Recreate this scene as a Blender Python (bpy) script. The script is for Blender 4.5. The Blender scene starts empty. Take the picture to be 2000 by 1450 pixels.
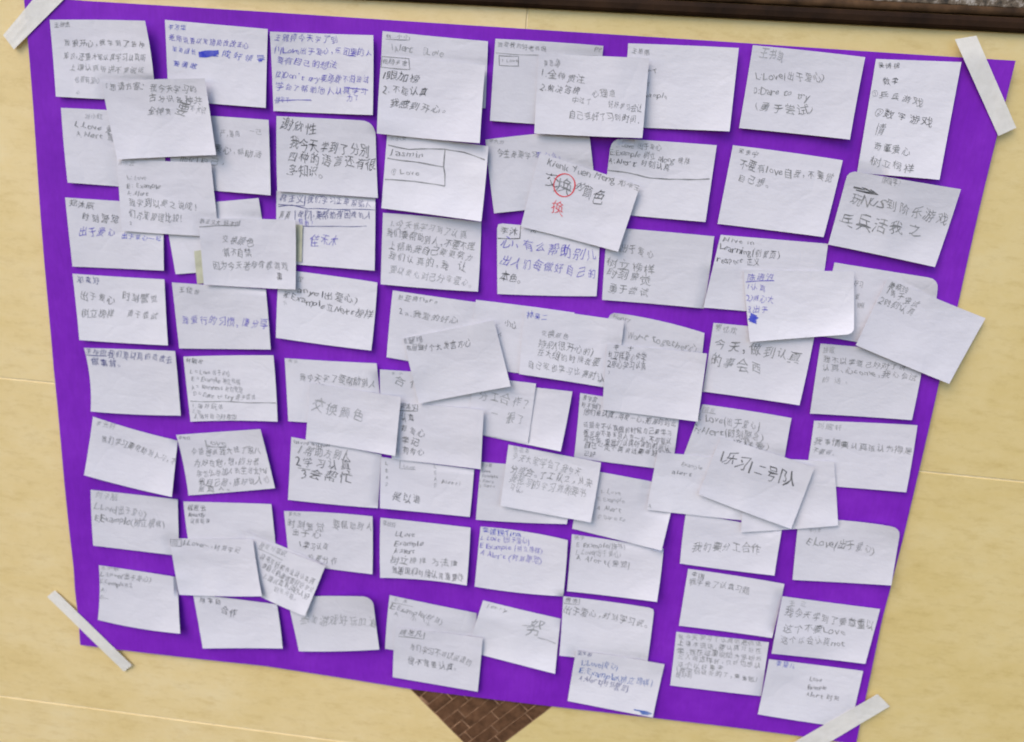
import bpy, bmesh, math, random
import numpy as np

random.seed(7); np.random.seed(7)
S = bpy.context.scene
COL = S.collection

# ------------------------------------------------------------------ camera
# The sheet is 1.0 m x 0.784 m, centred at x=0, z=WZ on a wall that faces -Y.
# Its four corners in the 2000x1450 photograph fix focal length and pose.
WZ = 1.25
FPX = 1470.8
CX, CY = 1000.0, 725.0
ASP = 0.7842
def solve_pose():
    img = np.array([(53, -4), (1976, 121), (1669, 1448), (160, 1257)], float) - (CX, CY)
    obj = [(-.5, ASP/2), (.5, ASP/2), (.5, -ASP/2), (-.5, -ASP/2)]
    A = []
    for (x, y), (u, v) in zip(obj, img):
        A.append([x, y, 1, 0, 0, 0, -u*x, -u*y, -u]); A.append([0, 0, 0, x, y, 1, -v*x, -v*y, -v])
    H = np.linalg.svd(np.array(A))[2][-1].reshape(3, 3)
    B = np.diag([1/FPX, 1/FPX, 1]) @ H
    B /= (np.linalg.norm(B[:, 0]) + np.linalg.norm(B[:, 1]))/2
    if B[2, 2] < 0: B = -B
    R = np.column_stack([B[:, 0], B[:, 1], np.cross(B[:, 0], B[:, 1])])
    U, _, V = np.linalg.svd(R); R = U @ V
    return R, B[:, 2]
Rcv, Tcv = solve_pose()                       # sheet frame (x right, y up, z out) -> camera (x right, y down, z forward)
CAM = -Rcv.T @ Tcv                            # camera centre in the sheet frame
def to_world(p):
    p = np.asarray(p, float)
    return np.stack([p[..., 0], -p[..., 2], p[..., 1] + WZ], -1)
def at(px, py, h=0.0):
    """Point of the wall (raised h metres off it) that the photograph shows at (px, py); sheet frame."""
    px = np.asarray(px, float); py = np.asarray(py, float); h = np.asarray(h, float)
    d = np.stack([(px-CX)/FPX, (py-CY)/FPX, np.ones_like(px)], -1) @ Rcv
    t = (h - CAM[2]) / d[..., 2]
    return CAM + d * t[..., None]

cam = bpy.data.cameras.new('camera'); co = bpy.data.objects.new('camera', cam); COL.objects.link(co)
cam.sensor_width = 36; cam.lens = 36*FPX/2000
cam.clip_start = 0.02; cam.clip_end = 50
M = np.eye(4)
W = np.array([[1, 0, 0], [0, 0, -1], [0, 1, 0]], float)
Rc = W @ Rcv.T @ np.diag([1, -1, -1])
M[:3, :3] = Rc; M[:3, 3] = to_world(CAM)
import mathutils
co.matrix_world = mathutils.Matrix(M.tolist())
S.camera = co
cam.dof.use_dof = True
cam.dof.focus_distance = 0.62
cam.dof.aperture_fstop = 6.5
S.cycles.pixel_filter_type = 'BLACKMAN_HARRIS'
S.cycles.filter_width = 1.7

# ------------------------------------------------------------------ light
EL, AZ = 46.0, -42.0          # light comes from the upper left, from the camera's side of the wall
world = bpy.data.worlds.new('World'); S.world = world; world.use_nodes = True
nt = world.node_tree; bg = nt.nodes['Background']
sky = nt.nodes.new('ShaderNodeTexSky'); sky.sky_type = 'NISHITA'; sky.sun_disc = False
sky.sun_elevation = math.radians(EL); sky.sun_rotation = math.radians(180 - AZ)
nt.links.new(sky.outputs[0], bg.inputs[0]); bg.inputs[1].default_value = 0.135
sl = bpy.data.lights.new('sun', 'SUN'); so = bpy.data.objects.new('sun', sl); COL.objects.link(so)
sl.energy = 1.15; sl.angle = math.radians(42); sl.color = (1, 0.835, 0.70)
d = mathutils.Vector((math.sin(math.radians(AZ))*math.cos(math.radians(EL)), -math.cos(math.radians(AZ))*math.cos(math.radians(EL)), math.sin(math.radians(EL))))
so.rotation_euler = d.to_track_quat('Z', 'Y').to_euler()
so.location = (-2, -3, 4)
S.view_settings.view_transform = 'Standard'; S.view_settings.look = 'None'
S.view_settings.exposure = 0.77; S.view_settings.gamma = 1

# ------------------------------------------------------------------ materials
def mat(name, rough=0.6, spec=0.3):
    m = bpy.data.materials.new(name); m.use_nodes = True
    n = m.node_tree.nodes; b = n['Principled BSDF']
    b.inputs['Roughness'].default_value = rough; b.inputs['Specular IOR Level'].default_value = spec
    return m, m.node_tree, b
def node(t, kind, **kw):
    n = t.nodes.new(kind)
    for k, v in kw.items(): setattr(n, k, v)
    return n
def noise(t, scale, detail=4, rough=0.55, stretch=(1, 1, 1), vec='Object'):
    tc = node(t, 'ShaderNodeTexCoord'); mp = node(t, 'ShaderNodeMapping'); mp.inputs['Scale'].default_value = stretch
    t.links.new(tc.outputs[vec], mp.inputs[0])
    n = node(t, 'ShaderNodeTexNoise'); n.inputs['Scale'].default_value = scale
    n.inputs['Detail'].default_value = detail; n.inputs['Roughness'].default_value = rough
    t.links.new(mp.outputs[0], n.inputs['Vector']); return n
def ramp(t, src, stops):
    r = node(t, 'ShaderNodeValToRGB'); e = r.color_ramp.elements
    while len(e) < len(stops): e.new(0.5)
    for i, (p, c) in enumerate(stops): e[i].position = p; e[i].color = (*c, 1)
    t.links.new(src, r.inputs[0]); return r
def mixc(t, fac, a, b, mode='MIX'):
    m = node(t, 'ShaderNodeMix', data_type='RGBA', blend_type=mode)
    if isinstance(fac, float): m.inputs[0].default_value = fac
    else: t.links.new(fac, m.inputs[0])
    for s, v in ((6, a), (7, b)):
        if isinstance(v, tuple): m.inputs[s].default_value = (*v, 1)
        else: t.links.new(v, m.inputs[s])
    return m.outputs[2]
def bump(t, b, src, strength, dist):
    bp = node(t, 'ShaderNodeBump'); bp.inputs['Strength'].default_value = strength; bp.inputs['Distance'].default_value = dist
    t.links.new(src, bp.inputs['Height']); t.links.new(bp.outputs[0], b.inputs['Normal'])

def paper_mat():
    m, t, b = mat('white_paper', 0.72, 0.25)
    oi = node(t, 'ShaderNodeObjectInfo')
    r = ramp(t, oi.outputs['Random'], [(0, (.655, .64, .675)), (.5, (.71, .69, .73)), (1, (.75, .73, .765))])
    n = noise(t, 26, 5, .6)
    r2 = ramp(t, n.outputs[0], [(.3, (.93, .93, .945)), (.7, (1, 1, 1))])
    t.links.new(mixc(t, 1.0, r.outputs[0], r2.outputs[0], 'MULTIPLY'), b.inputs['Base Color'])
    n2 = noise(t, 38, 5, .62, (1, 1, 1.6)); n3 = node(t, 'ShaderNodeTexVoronoi', feature='DISTANCE_TO_EDGE'); n3.inputs['Scale'].default_value = 11
    tc = node(t, 'ShaderNodeTexCoord'); ad = node(t, 'ShaderNodeVectorMath', operation='ADD')
    ws = node(t, 'ShaderNodeVectorMath', operation='SCALE'); ws.inputs[3].default_value = .12
    oi2 = node(t, 'ShaderNodeObjectInfo')
    nn = noise(t, 9, 3, .6); t.links.new(nn.outputs['Color'], ws.inputs[0]); t.links.new(tc.outputs['Object'], ad.inputs[0]); t.links.new(ws.outputs[0], ad.inputs[1])
    ad2 = node(t, 'ShaderNodeVectorMath', operation='ADD'); t.links.new(ad.outputs[0], ad2.inputs[0]); t.links.new(oi2.outputs['Location'], ad2.inputs[1])
    t.links.new(ad2.outputs[0], n3.inputs['Vector'])
    r3 = ramp(t, n3.outputs[0], [(0, (.0, .0, .0)), (.045, (1, 1, 1))])         # a few soft creases
    sm = node(t, 'ShaderNodeMath', operation='MULTIPLY_ADD'); sm.inputs[1].default_value = .11
    t.links.new(r3.outputs[0], sm.inputs[0]); t.links.new(n2.outputs[0], sm.inputs[2])
    bump(t, b, sm.outputs[0], .55, .0016)
    return m
def purple_mat():
    m, t, b = mat('purple_paper', 0.66, 0.14)
    n = noise(t, 9, 6, .65)
    r = ramp(t, n.outputs[0], [(.3, (.175, .013, .43)), (.5, (.215, .019, .50)), (.72, (.265, .031, .575))])
    n2 = noise(t, 300, 3, .6, (1, 1, .2))
    r2 = ramp(t, n2.outputs[0], [(.3, (.9, .9, .9)), (.7, (1, 1, 1))])
    t.links.new(mixc(t, 1.0, r.outputs[0], r2.outputs[0], 'MULTIPLY'), b.inputs['Base Color'])
    bump(t, b, noise(t, 14, 4, .6).outputs[0], .35, .004)
    return m
def tile_mat(name='beige_tile', tone=(1, 1, 1)):
    m, t, b = mat(name, 0.36, 0.4)
    n = noise(t, 7, 9, .72, (1, 1, 1.7))
    r = ramp(t, n.outputs[0], [(.28, (.69, .515, .225)), (.42, (.775, .595, .275)), (.55, (.815, .64, .325)), (.75, (.85, .70, .41))])
    n2 = noise(t, 48, 7, .75, (.6, 1, 1.8))
    r2 = ramp(t, n2.outputs[0], [(.3, (.87, .83, .74)), (.5, (1, 1, 1)), (.72, (1.0, .985, .94))])
    c = mixc(t, 1.0, r.outputs[0], r2.outputs[0], 'MULTIPLY')
    n3 = noise(t, 15, 5, .65, (.7, 1, 2.2))
    r3 = ramp(t, n3.outputs[0], [(.60, (0, 0, 0)), (.72, (1, 1, 1))])
    r4 = node(t, 'ShaderNodeMath', operation='MULTIPLY'); t.links.new(r3.outputs[0], r4.inputs[0]); r4.inputs[1].default_value = .14
    c = mixc(t, r4.outputs[0], c, (.66, .49, .21))
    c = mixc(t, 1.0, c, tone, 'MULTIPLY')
    t.links.new(c, b.inputs['Base Color'])
    bump(t, b, n2.outputs[0], .15, .001)
    return m
def simple(name, col, rough=.7, spec=.2, var=.15, scale=60):
    m, t, b = mat(name, rough, spec)
    n = noise(t, scale, 4, .6)
    lo = tuple(c*(1-var) for c in col); hi = tuple(min(1, c*(1+var)) for c in col)
    r = ramp(t, n.outputs[0], [(.3, lo), (.7, hi)])
    t.links.new(r.outputs[0], b.inputs['Base Color']); return m
def pen(name, col, fade):
    """Ink whose pressure comes and goes along the line."""
    m, t, b = mat(name, .6, .2)
    n = noise(t, 75, 4, .65); pale = tuple(c + (.62-c)*fade for c in col)
    r = ramp(t, n.outputs[0], [(.34, col), (.66, pale)])
    t.links.new(r.outputs[0], b.inputs['Base Color']); return m
PAPER, PURPLE, TILE = paper_mat(), purple_mat(), tile_mat()
TILE_SHADED = tile_mat('beige_tile_shaded', (.91, .92, .84))          # same tile for the right side, its dimmer light painted in as olive
GROUT = simple('grout', (.81, .675, .42), .9)
def tape_mat():
    m, t, b = mat('masking_tape', .6, .25)
    n = noise(t, 120, 4, .6)
    r = ramp(t, n.outputs[0], [(.3, (.83, .80, .73)), (.7, (.90, .87, .81))])
    t.links.new(r.outputs[0], b.inputs['Base Color'])
    bump(t, b, noise(t, 90, 4, .65).outputs[0], .6, .0010)
    b.inputs['Alpha'].default_value = .80
    return m
TAPE = tape_mat()
OLDTAPE = simple('yellowed_tape', (.56, .55, .40), .6)
MOSAIC = simple('brown_mosaic', (.125, .062, .032), .4, .3, .5, 55)
MGROUT = simple('mosaic_grout', (.30, .17, .095), .8, .2, .75, 85)
WOOD = simple('dark_wood', (.026, .012, .005), .6, .12, .5, 30)
WOOD2 = simple('brown_wood', (.075, .040, .018), .6, .15, .6, 40)
def speckle_mat():
    m, t, b = mat('speckled_grey', .6, .3)
    n = noise(t, 120, 5, .75)
    r = ramp(t, n.outputs[0], [(.38, (.04, .03, .02)), (.52, (.16, .12, .08)), (.62, (.42, .38, .33))])
    t.links.new(r.outputs[0], b.inputs['Base Color']); return m
SPECKLE = speckle_mat()
INK = {
 'g': pen('pencil_grey', (.16, .16, .165), .42),
 'l': pen('pencil_light', (.27, .27, .28), .55),
 'k': pen('pencil_dark', (.045, .045, .05), .34),
 'b': pen('blue_ink', (.02, .035, .52), .25),
 'v': pen('violet_ink', (.105, .075, .50), .35),
 'n': pen('navy_ink', (.04, .045, .22), .30),
 'c': pen('sky_blue_ink', (.03, .11, .42), .30),
 'r': pen('red_ink', (.74, .05, .07), .15),
}
INKNAME = {'b': 'blue', 'v': 'violet', 'n': 'dark blue', 'c': 'blue', 'r': 'red', 'k': 'dark', 'l': 'faint grey', 'g': 'grey'}

def link(name, verts, faces, mats, parent=None, smooth=True, mi=None):
    me = bpy.data.meshes.new(name); me.from_pydata([tuple(v) for v in verts], [], faces)
    for m in (mats if isinstance(mats, (list, tuple)) else [mats]): me.materials.append(m)
    if smooth: me.polygons.foreach_set('use_smooth', [True]*len(me.polygons))
    if mi is not None: me.polygons.foreach_set('material_index', mi)
    me.update()
    o = bpy.data.objects.new(name, me); COL.objects.link(o)
    if parent: o.parent = parent
    return o
def tag(o, label=None, cat=None, group=None, kind=None):
    if label: o['label'] = label
    if cat: o['category'] = cat
    if group: o['group'] = group
    if kind: o['kind'] = kind

# ------------------------------------------------------------------ wall
YG1 = float(at(900, 829.5)[1]); YG2 = float(at(400, 1413.0)[1]); XG = float(at(1030, 30)[0])
TH = YG1 - YG2; TW = 1.04
def build_wall():
    V, F, I = [], [], []
    g = 0.0008; bev = 0.0006
    def quad(p, mi):
        n = len(V); V.extend(to_world(np.array(p))); F.append((n, n+1, n+2, n+3)); I.append(mi)
    x0, x1, y0, y1 = -2.08, 2.08, -1.2, 1.3
    quad([(x0, y0, -.0010), (x1, y0, -.0010), (x1, y1, -.0010), (x0, y1, -.0010)], 1)
    xs = [XG + k*TW for k in range(-2, 3)]
    ys = [YG2 - 2*TH, YG2 - TH, YG2, YG1, YG1 + 2*TH, YG1 + 4*TH]
    for a, b in zip(xs, xs[1:]):
        for c, e in zip(ys, ys[1:]):
            ga, gb = a + g, b - g; gc, ge = c + g, e - g
            o = [(ga, gc), (gb, gc), (gb, ge), (ga, ge)]
            i = [(ga+bev, gc+bev), (gb-bev, gc+bev), (gb-bev, ge-bev), (ga+bev, ge-bev)]
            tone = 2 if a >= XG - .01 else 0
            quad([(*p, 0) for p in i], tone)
            for k in range(4):
                j = (k+1) % 4
                quad([(*o[k], -.0010), (*o[j], -.0010), (*i[j], 0), (*i[k], 0)], tone)
    w = link('wall', V, F, [TILE, GROUT, TILE_SHADED], smooth=False, mi=I)
    tag(w, 'beige stone-look tiled wall with pale grout lines behind the purple sheet', 'wall', kind='structure')
    return w
wall = build_wall()

def build_inset():
    a = at(940, 1485)[:2]; r = at(1083, 1377)[:2]
    d1 = (r - a)/np.linalg.norm(r - a)                       # along lower right edge
    l = at(797, 1342)[:2]; d2 = (l - a)/np.linalg.norm(l - a)
    side = TH*.70
    bm = bmesh.new()
    def slab(p, e1, e2, z, mi, bev=0):
        q = [p, p+e1, p+e1+e2, p+e2]
        c = sum(q)/4
        lo = [bm.verts.new((x, y, .00005)) for x, y in q]
        qi = [x + (c-x)/np.linalg.norm(c-x)*bev for x in q]
        hi = [bm.verts.new((x, y, z)) for x, y in qi]
        fs = [bm.faces.new(hi)] + [bm.faces.new((lo[k], lo[(k+1) % 4], hi[(k+1) % 4], hi[k])) for k in range(4)]
        for f in fs: f.material_index = mi
    slab(a, d1*side, d2*side, .00025, 1)
    rng = random.Random(3)
    bh, bw, gp = .0150, .050, .0010
    k = 0; t = gp
    while t < side - .004:
        s = -rng.uniform(0, bw)
        while s < side:
            w = bw*rng.uniform(.75, 1.3)
            s0, s1 = max(s, gp), min(s+w-gp, side-gp); t1 = min(t+bh-gp, side-gp)
            if s1 - s0 > .003 and t1 - t > .002:
                slab(a + d1*s0 + d2*t, d1*(s1-s0), d2*(t1-t), .0005 + rng.uniform(0, .0002), 0, .0006)
            s += w
        t += bh; k += 1
    bmesh.ops.recalc_face_normals(bm, faces=bm.faces)
    me = bpy.data.meshes.new('diamond_inset')
    for v in bm.verts: v.co = to_world(np.array(v.co))
    bm.to_mesh(me); bm.free(); me.materials.append(MOSAIC); me.materials.append(MGROUT)
    o = bpy.data.objects.new('diamond_inset', me); COL.objects.link(o); o.parent = wall
    o['label'] = 'brown brick-patterned diamond set into the beige wall'
build_inset()

# ------------------------------------------------------------------ dark board above the sheet
def build_board():
    p0, p1 = at(1000, 13, .005), at(2000, 64, .005)
    yb = lambda x: p0[1] + (p1[1]-p0[1])*(x-p0[0])/(p1[0]-p0[0])
    xa, xb = -.95, 1.05
    root = bpy.data.objects.new('notice_board', None); COL.objects.link(root)
    root.location = to_world(np.array((.05, yb(.05), 0)))
    tag(root, 'dark brown wooden framed board with speckled grey face above the purple sheet', 'board')
    off = to_world(np.array((.05, yb(.05), 0)))
    def extrude(name, prof, m):
        V, F = [], []; N = 24; K = len(prof)
        for i in range(N+1):
            x = xa + (xb-xa)*i/N
            for (dy, z) in prof: V.append(to_world(np.array((x, yb(x)+dy, z))) - off)
        for i in range(N):
            for k in range(K):
                j = (k+1) % K
                F.append((i*K+k, (i+1)*K+k, (i+1)*K+j, i*K+j))
        F.append(tuple(range(K))); F.append(tuple(range(N*K+K-1, N*K-1, -1)))
        o = link(name, V, F, m, root, smooth=False)
        b = o.modifiers.new('bevel', 'BEVEL'); b.width = .0012; b.segments = 2
        return o
    extrude('frame_rail', [(0, .0004), (0, .0050), (.003, .0066), (.008, .0070), (.0125, .0060), (.0135, .0004)], WOOD)
    extrude('frame_moulding', [(.0137, .0004), (.0137, .0044), (.0170, .0058), (.0205, .0048), (.0215, .003), (.0215, .0004)], WOOD2)
    extrude('board_face', [(.0217, .0004), (.0217, .0022), (.33, .0022), (.33, .0004)], SPECKLE)
build_board()

# ------------------------------------------------------------------ purple sheet
SZ = 0.0026
def sheet_z(x, y):
    return SZ + .0008*np.sin(7*x+1)*np.sin(6*y+2) + .0006*np.sin(17*x+9*y) + (.0012+.0010*np.sin(19*y+2*x))*np.clip(np.abs(x)/.5, 0, 1)**8 + (.0010+.0009*np.sin(15*x))*np.clip(np.abs(y)/.392, 0, 1)**10
def build_sheet():
    N, K = 60, 48; V, F = [], []
    edgeL = [(53, -4), (59, 71), (81, 380), (107, 720), (143, 1060), (147.5, 1100), (150.5, 1160), (155.5, 1195), (160, 1257)]
    edgeR = [(1976, 121), (1916, 380), (1868, 598), (1830, 749), (1763, 1045), (1737, 1148), (1721, 1205), (1669, 1448)]
    edgeT = [(53, -4), (123, 1), (520, 25), (1000, 56), (1460, 86), (1976, 121)]
    edgeB = [(160, 1257), (520, 1298), (797, 1342), (1000, 1367), (1084, 1377), (1275, 1399), (1420, 1416), (1578, 1436), (1669, 1448)]
    L = [at(*p) for p in edgeL]; R = [at(*p) for p in edgeR]; T = [at(*p) for p in edgeT]; B = [at(*p) for p in edgeB]
    def fx(pts, y): pts = sorted([(p[1], p[0]) for p in pts]); return np.interp(y, [a for a, _ in pts], [b for _, b in pts])
    def fy(pts, x): pts = sorted([(p[0], p[1]) for p in pts]); return np.interp(x, [a for a, _ in pts], [b for _, b in pts])
    for top in (1, 0):
        for j in range(K+1):
            for i in range(N+1):
                u, v = i/N, j/K
                y = .392 - .784*v; xl, xr = fx(L, y), fx(R, y)
                x = xl + (xr-xl)*u
                y = fy(T, x)*(1-v) + fy(B, x)*v
                z = float(sheet_z(x, y)) if top else float(sheet_z(x, y)) - .0005
                V.append(to_world(np.array((x, y, z))))
    n = (N+1)*(K+1)
    for j in range(K):
        for i in range(N):
            a = j*(N+1)+i
            F.append((a, a+N+1, a+N+2, a+1)); F.append((n+a, n+a+1, n+a+N+2, n+a+N+1))
    rim = [i for i in range(N+1)] + [j*(N+1)+N for j in range(1, K+1)] + [K*(N+1)+i for i in range(N-1, -1, -1)] + [j*(N+1) for j in range(K-1, 0, -1)]
    for a, b in zip(rim, rim[1:]+rim[:1]): F.append((a, b, n+b, n+a))
    o = link('purple_sheet', V, F, PURPLE)
    o.data.set_sharp_from_angle(angle=math.radians(35))
    tag(o, 'large purple paper sheet taped to the tiled wall under all the note cards', 'paper sheet')
build_sheet()

# ------------------------------------------------------------------ cards: geometry
NU, NV = 18, 14
def coons(q, bow, rnd):
    """(NV+1, NU+1, 2) pixel grid; q = TL TR BR BL, bow = outward shift of each edge's middle (top right bottom left)."""
    TL, TR, BR, BL = [np.array(p, float) for p in q]
    u = np.linspace(0, 1, NU+1)[None, :].repeat(NV+1, 0); v = np.linspace(0, 1, NV+1)[:, None].repeat(NU+1, 1)
    for c, r in rnd.items():
        cu, cv = {'tl': (0, 0), 'tr': (1, 0), 'br': (1, 1), 'bl': (0, 1)}[c]
        ru, rv = r, r*1.35
        a = np.abs(u-cu)/ru; b = np.abs(v-cv)/rv
        m = (a < 1) & (b < 1)
        pa, pb = 1-a, 1-b
        f = np.where(m, np.maximum(pa, pb)/np.maximum(1e-6, np.hypot(pa, pb)), 1)
        un = np.where(m, cu + (1-pa*f)*ru*(1 if cu == 0 else -1), u)
        vn = np.where(m, cv + (1-pb*f)*rv*(1 if cv == 0 else -1), v)
        u, v = un, vn
    return u, v, bil(q, bow, u, v)
def bil(q, bow, u, v):
    TL, TR, BR, BL = [np.array(p, float) for p in q]
    U, Vv = u[..., None], v[..., None]
    P = TL*(1-U)*(1-Vv) + TR*U*(1-Vv) + BR*U*Vv + BL*(1-U)*Vv
    def nrm(a, b): d = b-a; d = d/np.linalg.norm(d); return np.array([d[1], -d[0]])
    P = P + nrm(TL, TR)*bow[0]*4*U*(1-U)*(1-Vv) + nrm(BR, BL)*bow[2]*4*U*(1-U)*Vv
    P = P + nrm(TR, BR)*bow[1]*4*Vv*(1-Vv)*U + nrm(BL, TL)*bow[3]*4*Vv*(1-Vv)*(1-U)
    return P
def inv_bil(q, bow, P):
    """pixels -> (u, v) by Newton steps"""
    P = np.asarray(P, float); u = np.full(P.shape[:-1], .5); v = u.copy(); e = 1e-4
    for _ in range(7):
        f = bil(q, bow, u, v); ju = (bil(q, bow, u+e, v)-f)/e; jv = (bil(q, bow, u, v+e)-f)/e
        r = P - f; det = ju[..., 0]*jv[..., 1]-ju[..., 1]*jv[..., 0]
        du = (r[..., 0]*jv[..., 1]-r[..., 1]*jv[..., 0])/det; dv = (ju[..., 0]*r[..., 1]-ju[..., 1]*r[..., 0])/det
        u = np.clip(u+du, -2, 3); v = np.clip(v+dv, -2, 3)
    return u, v
def inside(o, P, m):
    """which of the points P lie on card o, m beyond its edge included; with their (u, v)"""
    u, v = inv_bil(o['q'], o['bow'], P)
    ok = np.linalg.norm(bil(o['q'], o['bow'], u, v) - P, axis=-1) < 1.0
    return ok & (u > -m) & (u < 1+m) & (v > -m) & (v < 1+m), u, v
def blur(z, n=1):
    for _ in range(n):
        p = np.pad(z, 1, mode='edge')
        z = (p[:-2, 1:-1]+p[2:, 1:-1]+p[1:-1, :-2]+p[1:-1, 2:]+2*z)/6
    return z
def zat(c, u, v):
    gu = np.clip(u, 0, 1)*NU; gv = np.clip(v, 0, 1)*NV
    i = np.clip(gu.astype(int), 0, NU-1); j = np.clip(gv.astype(int), 0, NV-1); a = gu-i; b = gv-j
    z = c['z']
    return z[j, i]*(1-a)*(1-b)+z[j, i+1]*a*(1-b)+z[j+1, i]*(1-a)*b+z[j+1, i+1]*a*b

STACK = []
GAP = 0.0009
def lay_out(cards):
    for c in cards:
        c['u'], c['v'], c['P'] = coons(c['q'], c['bow'], c['rnd'])
    for k, c in enumerate(cards):
        P = c['P']; xy = at(P[..., 0], P[..., 1], .002)
        su_, sv_ = inv_bil(((53, -4), (1976, 121), (1669, 1448), (160, 1257)), (0, 0, 0, 0), P)
        on = (su_ > -.004) & (su_ < 1.004) & (sv_ > -.004) & (sv_ < 1.004)
        base = np.where(on, sheet_z(xy[..., 0], xy[..., 1]), 0.0)          # past the sheet's edge it lies on the wall
        for o in cards[:k]:
            m, u, v = inside(o, P, .03)
            if m.any(): base = np.where(m, np.maximum(base, zat(o, u, v)), base)
        z = base + GAP
        su = np.linalg.norm(xy[0, -1]-xy[0, 0])/NU; sv = np.linalg.norm(xy[-1, 0]-xy[0, 0])/NV
        sl = .07
        for _ in range(24):                         # paper bridges: it cannot drop sharply beside what it lies on
            p = np.pad(z, 1, mode='edge')
            z = np.maximum(z, np.maximum.reduce([p[:-2, 1:-1]-sl*sv, p[2:, 1:-1]-sl*sv, p[1:-1, :-2]-sl*su, p[1:-1, 2:]-sl*su]))
        zb = blur(z, 2); z = np.maximum(z, zb)
        free = np.ones_like(z)
        for o in cards[k+1:]:
            free[inside(o, P, .02)[0]] = 0
        free = np.minimum(free, blur(free, 10))
        U, V = c['u'], c['v']; L = c['lift']
        lift = L['r']*U**3 + L['l']*(1-U)**3 + L['b']*V**3 + L['t']*(1-V)**3
        lift = lift + L['tr']*(U*(1-V))**3 + L['br']*(U*V)**3 + L['tl']*((1-U)*(1-V))**3 + L['bl']*((1-U)*V)**3
        lift = lift + L['w']*(1+np.sin(c['ph']+U*5+V*2.5)*np.cos(c['ph']*2+V*4-U*2))
        c['z'] = z + lift*.001*free
def build_card(c):
    P = c['P']; z = c['z']
    top = to_world(at(P[..., 0], P[..., 1], z)).reshape(-1, 3)
    bot = top + np.array((0, c['th'], 0))
    org = top.mean(0)
    n = len(top); V = np.vstack([top, bot]) - org; F = []
    for j in range(NV):
        for i in range(NU):
            a = j*(NU+1)+i
            F.append((a, a+NU+1, a+NU+2, a+1)); F.append((n+a, n+a+1, n+a+NU+2, n+a+NU+1))
    rim = list(range(NU+1)) + [j*(NU+1)+NU for j in range(1, NV+1)] + [NV*(NU+1)+i for i in range(NU-1, -1, -1)] + [j*(NU+1) for j in range(NV-1, 0, -1)]
    for a, b in zip(rim, rim[1:]+rim[:1]): F.append((a, b, n+b, n+a))
    o = link(c['name'], V, F, c['mat']); o.location = org
    o.data.set_sharp_from_angle(angle=math.radians(35))
    tag(o, c['label'], c['cat'], c['group'])
    return o, org

# ------------------------------------------------------------------ handwriting
_fc = bpy.data.curves.new('pen', 'FONT'); _fc.resolution_u = 2; _fc.offset = -.007
_fo = bpy.data.objects.new('pen', _fc); COL.objects.link(_fo)
GL = {}
def glyph(ch):
    if ch not in GL:
        _fc.body = ch
        dg = bpy.context.evaluated_depsgraph_get(); dg.update()
        ev = _fo.evaluated_get(dg); me = ev.to_mesh()
        v = np.array([x.co[:2] for x in me.vertices]) if len(me.vertices) else np.zeros((0, 2))
        f = [tuple(p.vertices) for p in me.polygons]; ev.to_mesh_clear()
        GL[ch] = (v, f)
    return GL[ch]
def wide(ch): return ord(ch) > 0x2E00
def weight(ch):
    if ch in '，。、': return .6
    if wide(ch): return 1.0
    if ch == ' ': return .45
    if ch in "il.,:'1!|I()-": return .36
    if ch in 'mwMW': return .8
    return .58
RNG = random.Random(11)
def text_px(s, x0, y0, x1, y1, h):
    """Handwritten line from (x0, y0) to (x1, y1) (its middle line, pixels), letters h high: list of (verts, faces)."""
    d = np.array([x1-x0, y1-y0], float); L = np.linalg.norm(d); e = d/L; nrm = np.array([-e[1], e[0]])
    tot = sum(weight(c) for c in s); unit = L/tot; pos = 0; out = []
    ph = RNG.uniform(0, 6); slant = RNG.uniform(-.05, .16)
    for c in s:
        w = weight(c)*unit; g, f = glyph(c)
        if len(g):
            lo, hi = g.min(0), g.max(0)
            if wide(c) and c not in '，。、':
                p = (g - np.array([.5, .38])); sx = min(w*1.0, h*1.15); sy = h*1.04
            else:
                p = g - np.array([(lo[0]+hi[0])/2, .36]); sx = sy = h*1.05
                gw = (hi[0]-lo[0])*sx
                if gw > w*1.05: sx *= w*1.05/gw
                elif c.isalpha(): sx *= min(1.45, w*1.0/gw)
            k = RNG.uniform(.72, 1.02); a = RNG.uniform(-.15, .15)
            p = p*[sx*k*RNG.uniform(.93, 1.07), sy*k]
            q = p.copy(); A, B = RNG.uniform(0, 6), RNG.uniform(0, 6)
            q[:, 0] += h*.065*np.sin(p[:, 1]/h*6+A); q[:, 1] += h*.07*np.sin(p[:, 0]/h*6+B)
            q[:, 0] += slant*q[:, 1]
            q = np.column_stack([q[:, 0]*math.cos(a)-q[:, 1]*math.sin(a), q[:, 0]*math.sin(a)+q[:, 1]*math.cos(a)])
            cx = pos + w/2 + RNG.uniform(-.05, .05)*h
            cy = h*.08*math.sin(ph+pos/h*.7) + RNG.uniform(-.06, .06)*h
            out.append((np.array([x0, y0]) + np.outer(q[:, 0]+cx, e) - np.outer(q[:, 1]-cy, nrm), f))
        pos += w
    return out
def stroke_px(pts, w):
    pts = np.array(pts, float); seg = [pts[0]]
    for a, b in zip(pts, pts[1:]):
        n = max(1, int(np.linalg.norm(b-a)/6))
        for k in range(1, n+1): seg.append(a+(b-a)*k/n)
    seg = np.array(seg); t = np.gradient(seg, axis=0); t /= np.maximum(1e-6, np.linalg.norm(t, axis=1))[:, None]
    nn = np.column_stack([-t[:, 1], t[:, 0]])
    ww = (w/2*(1+.25*np.sin(np.arange(len(seg))*.9+RNG.uniform(0, 6))))[:, None]
    wob = (nn*(.6*np.sin(np.arange(len(seg))*.45+RNG.uniform(0, 6)))[:, None])
    V = np.vstack([seg+nn*ww+wob, seg-nn*ww+wob]); n = len(seg)
    return (V, [(i, i+1, n+i+1, n+i) for i in range(n-1)])
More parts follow.
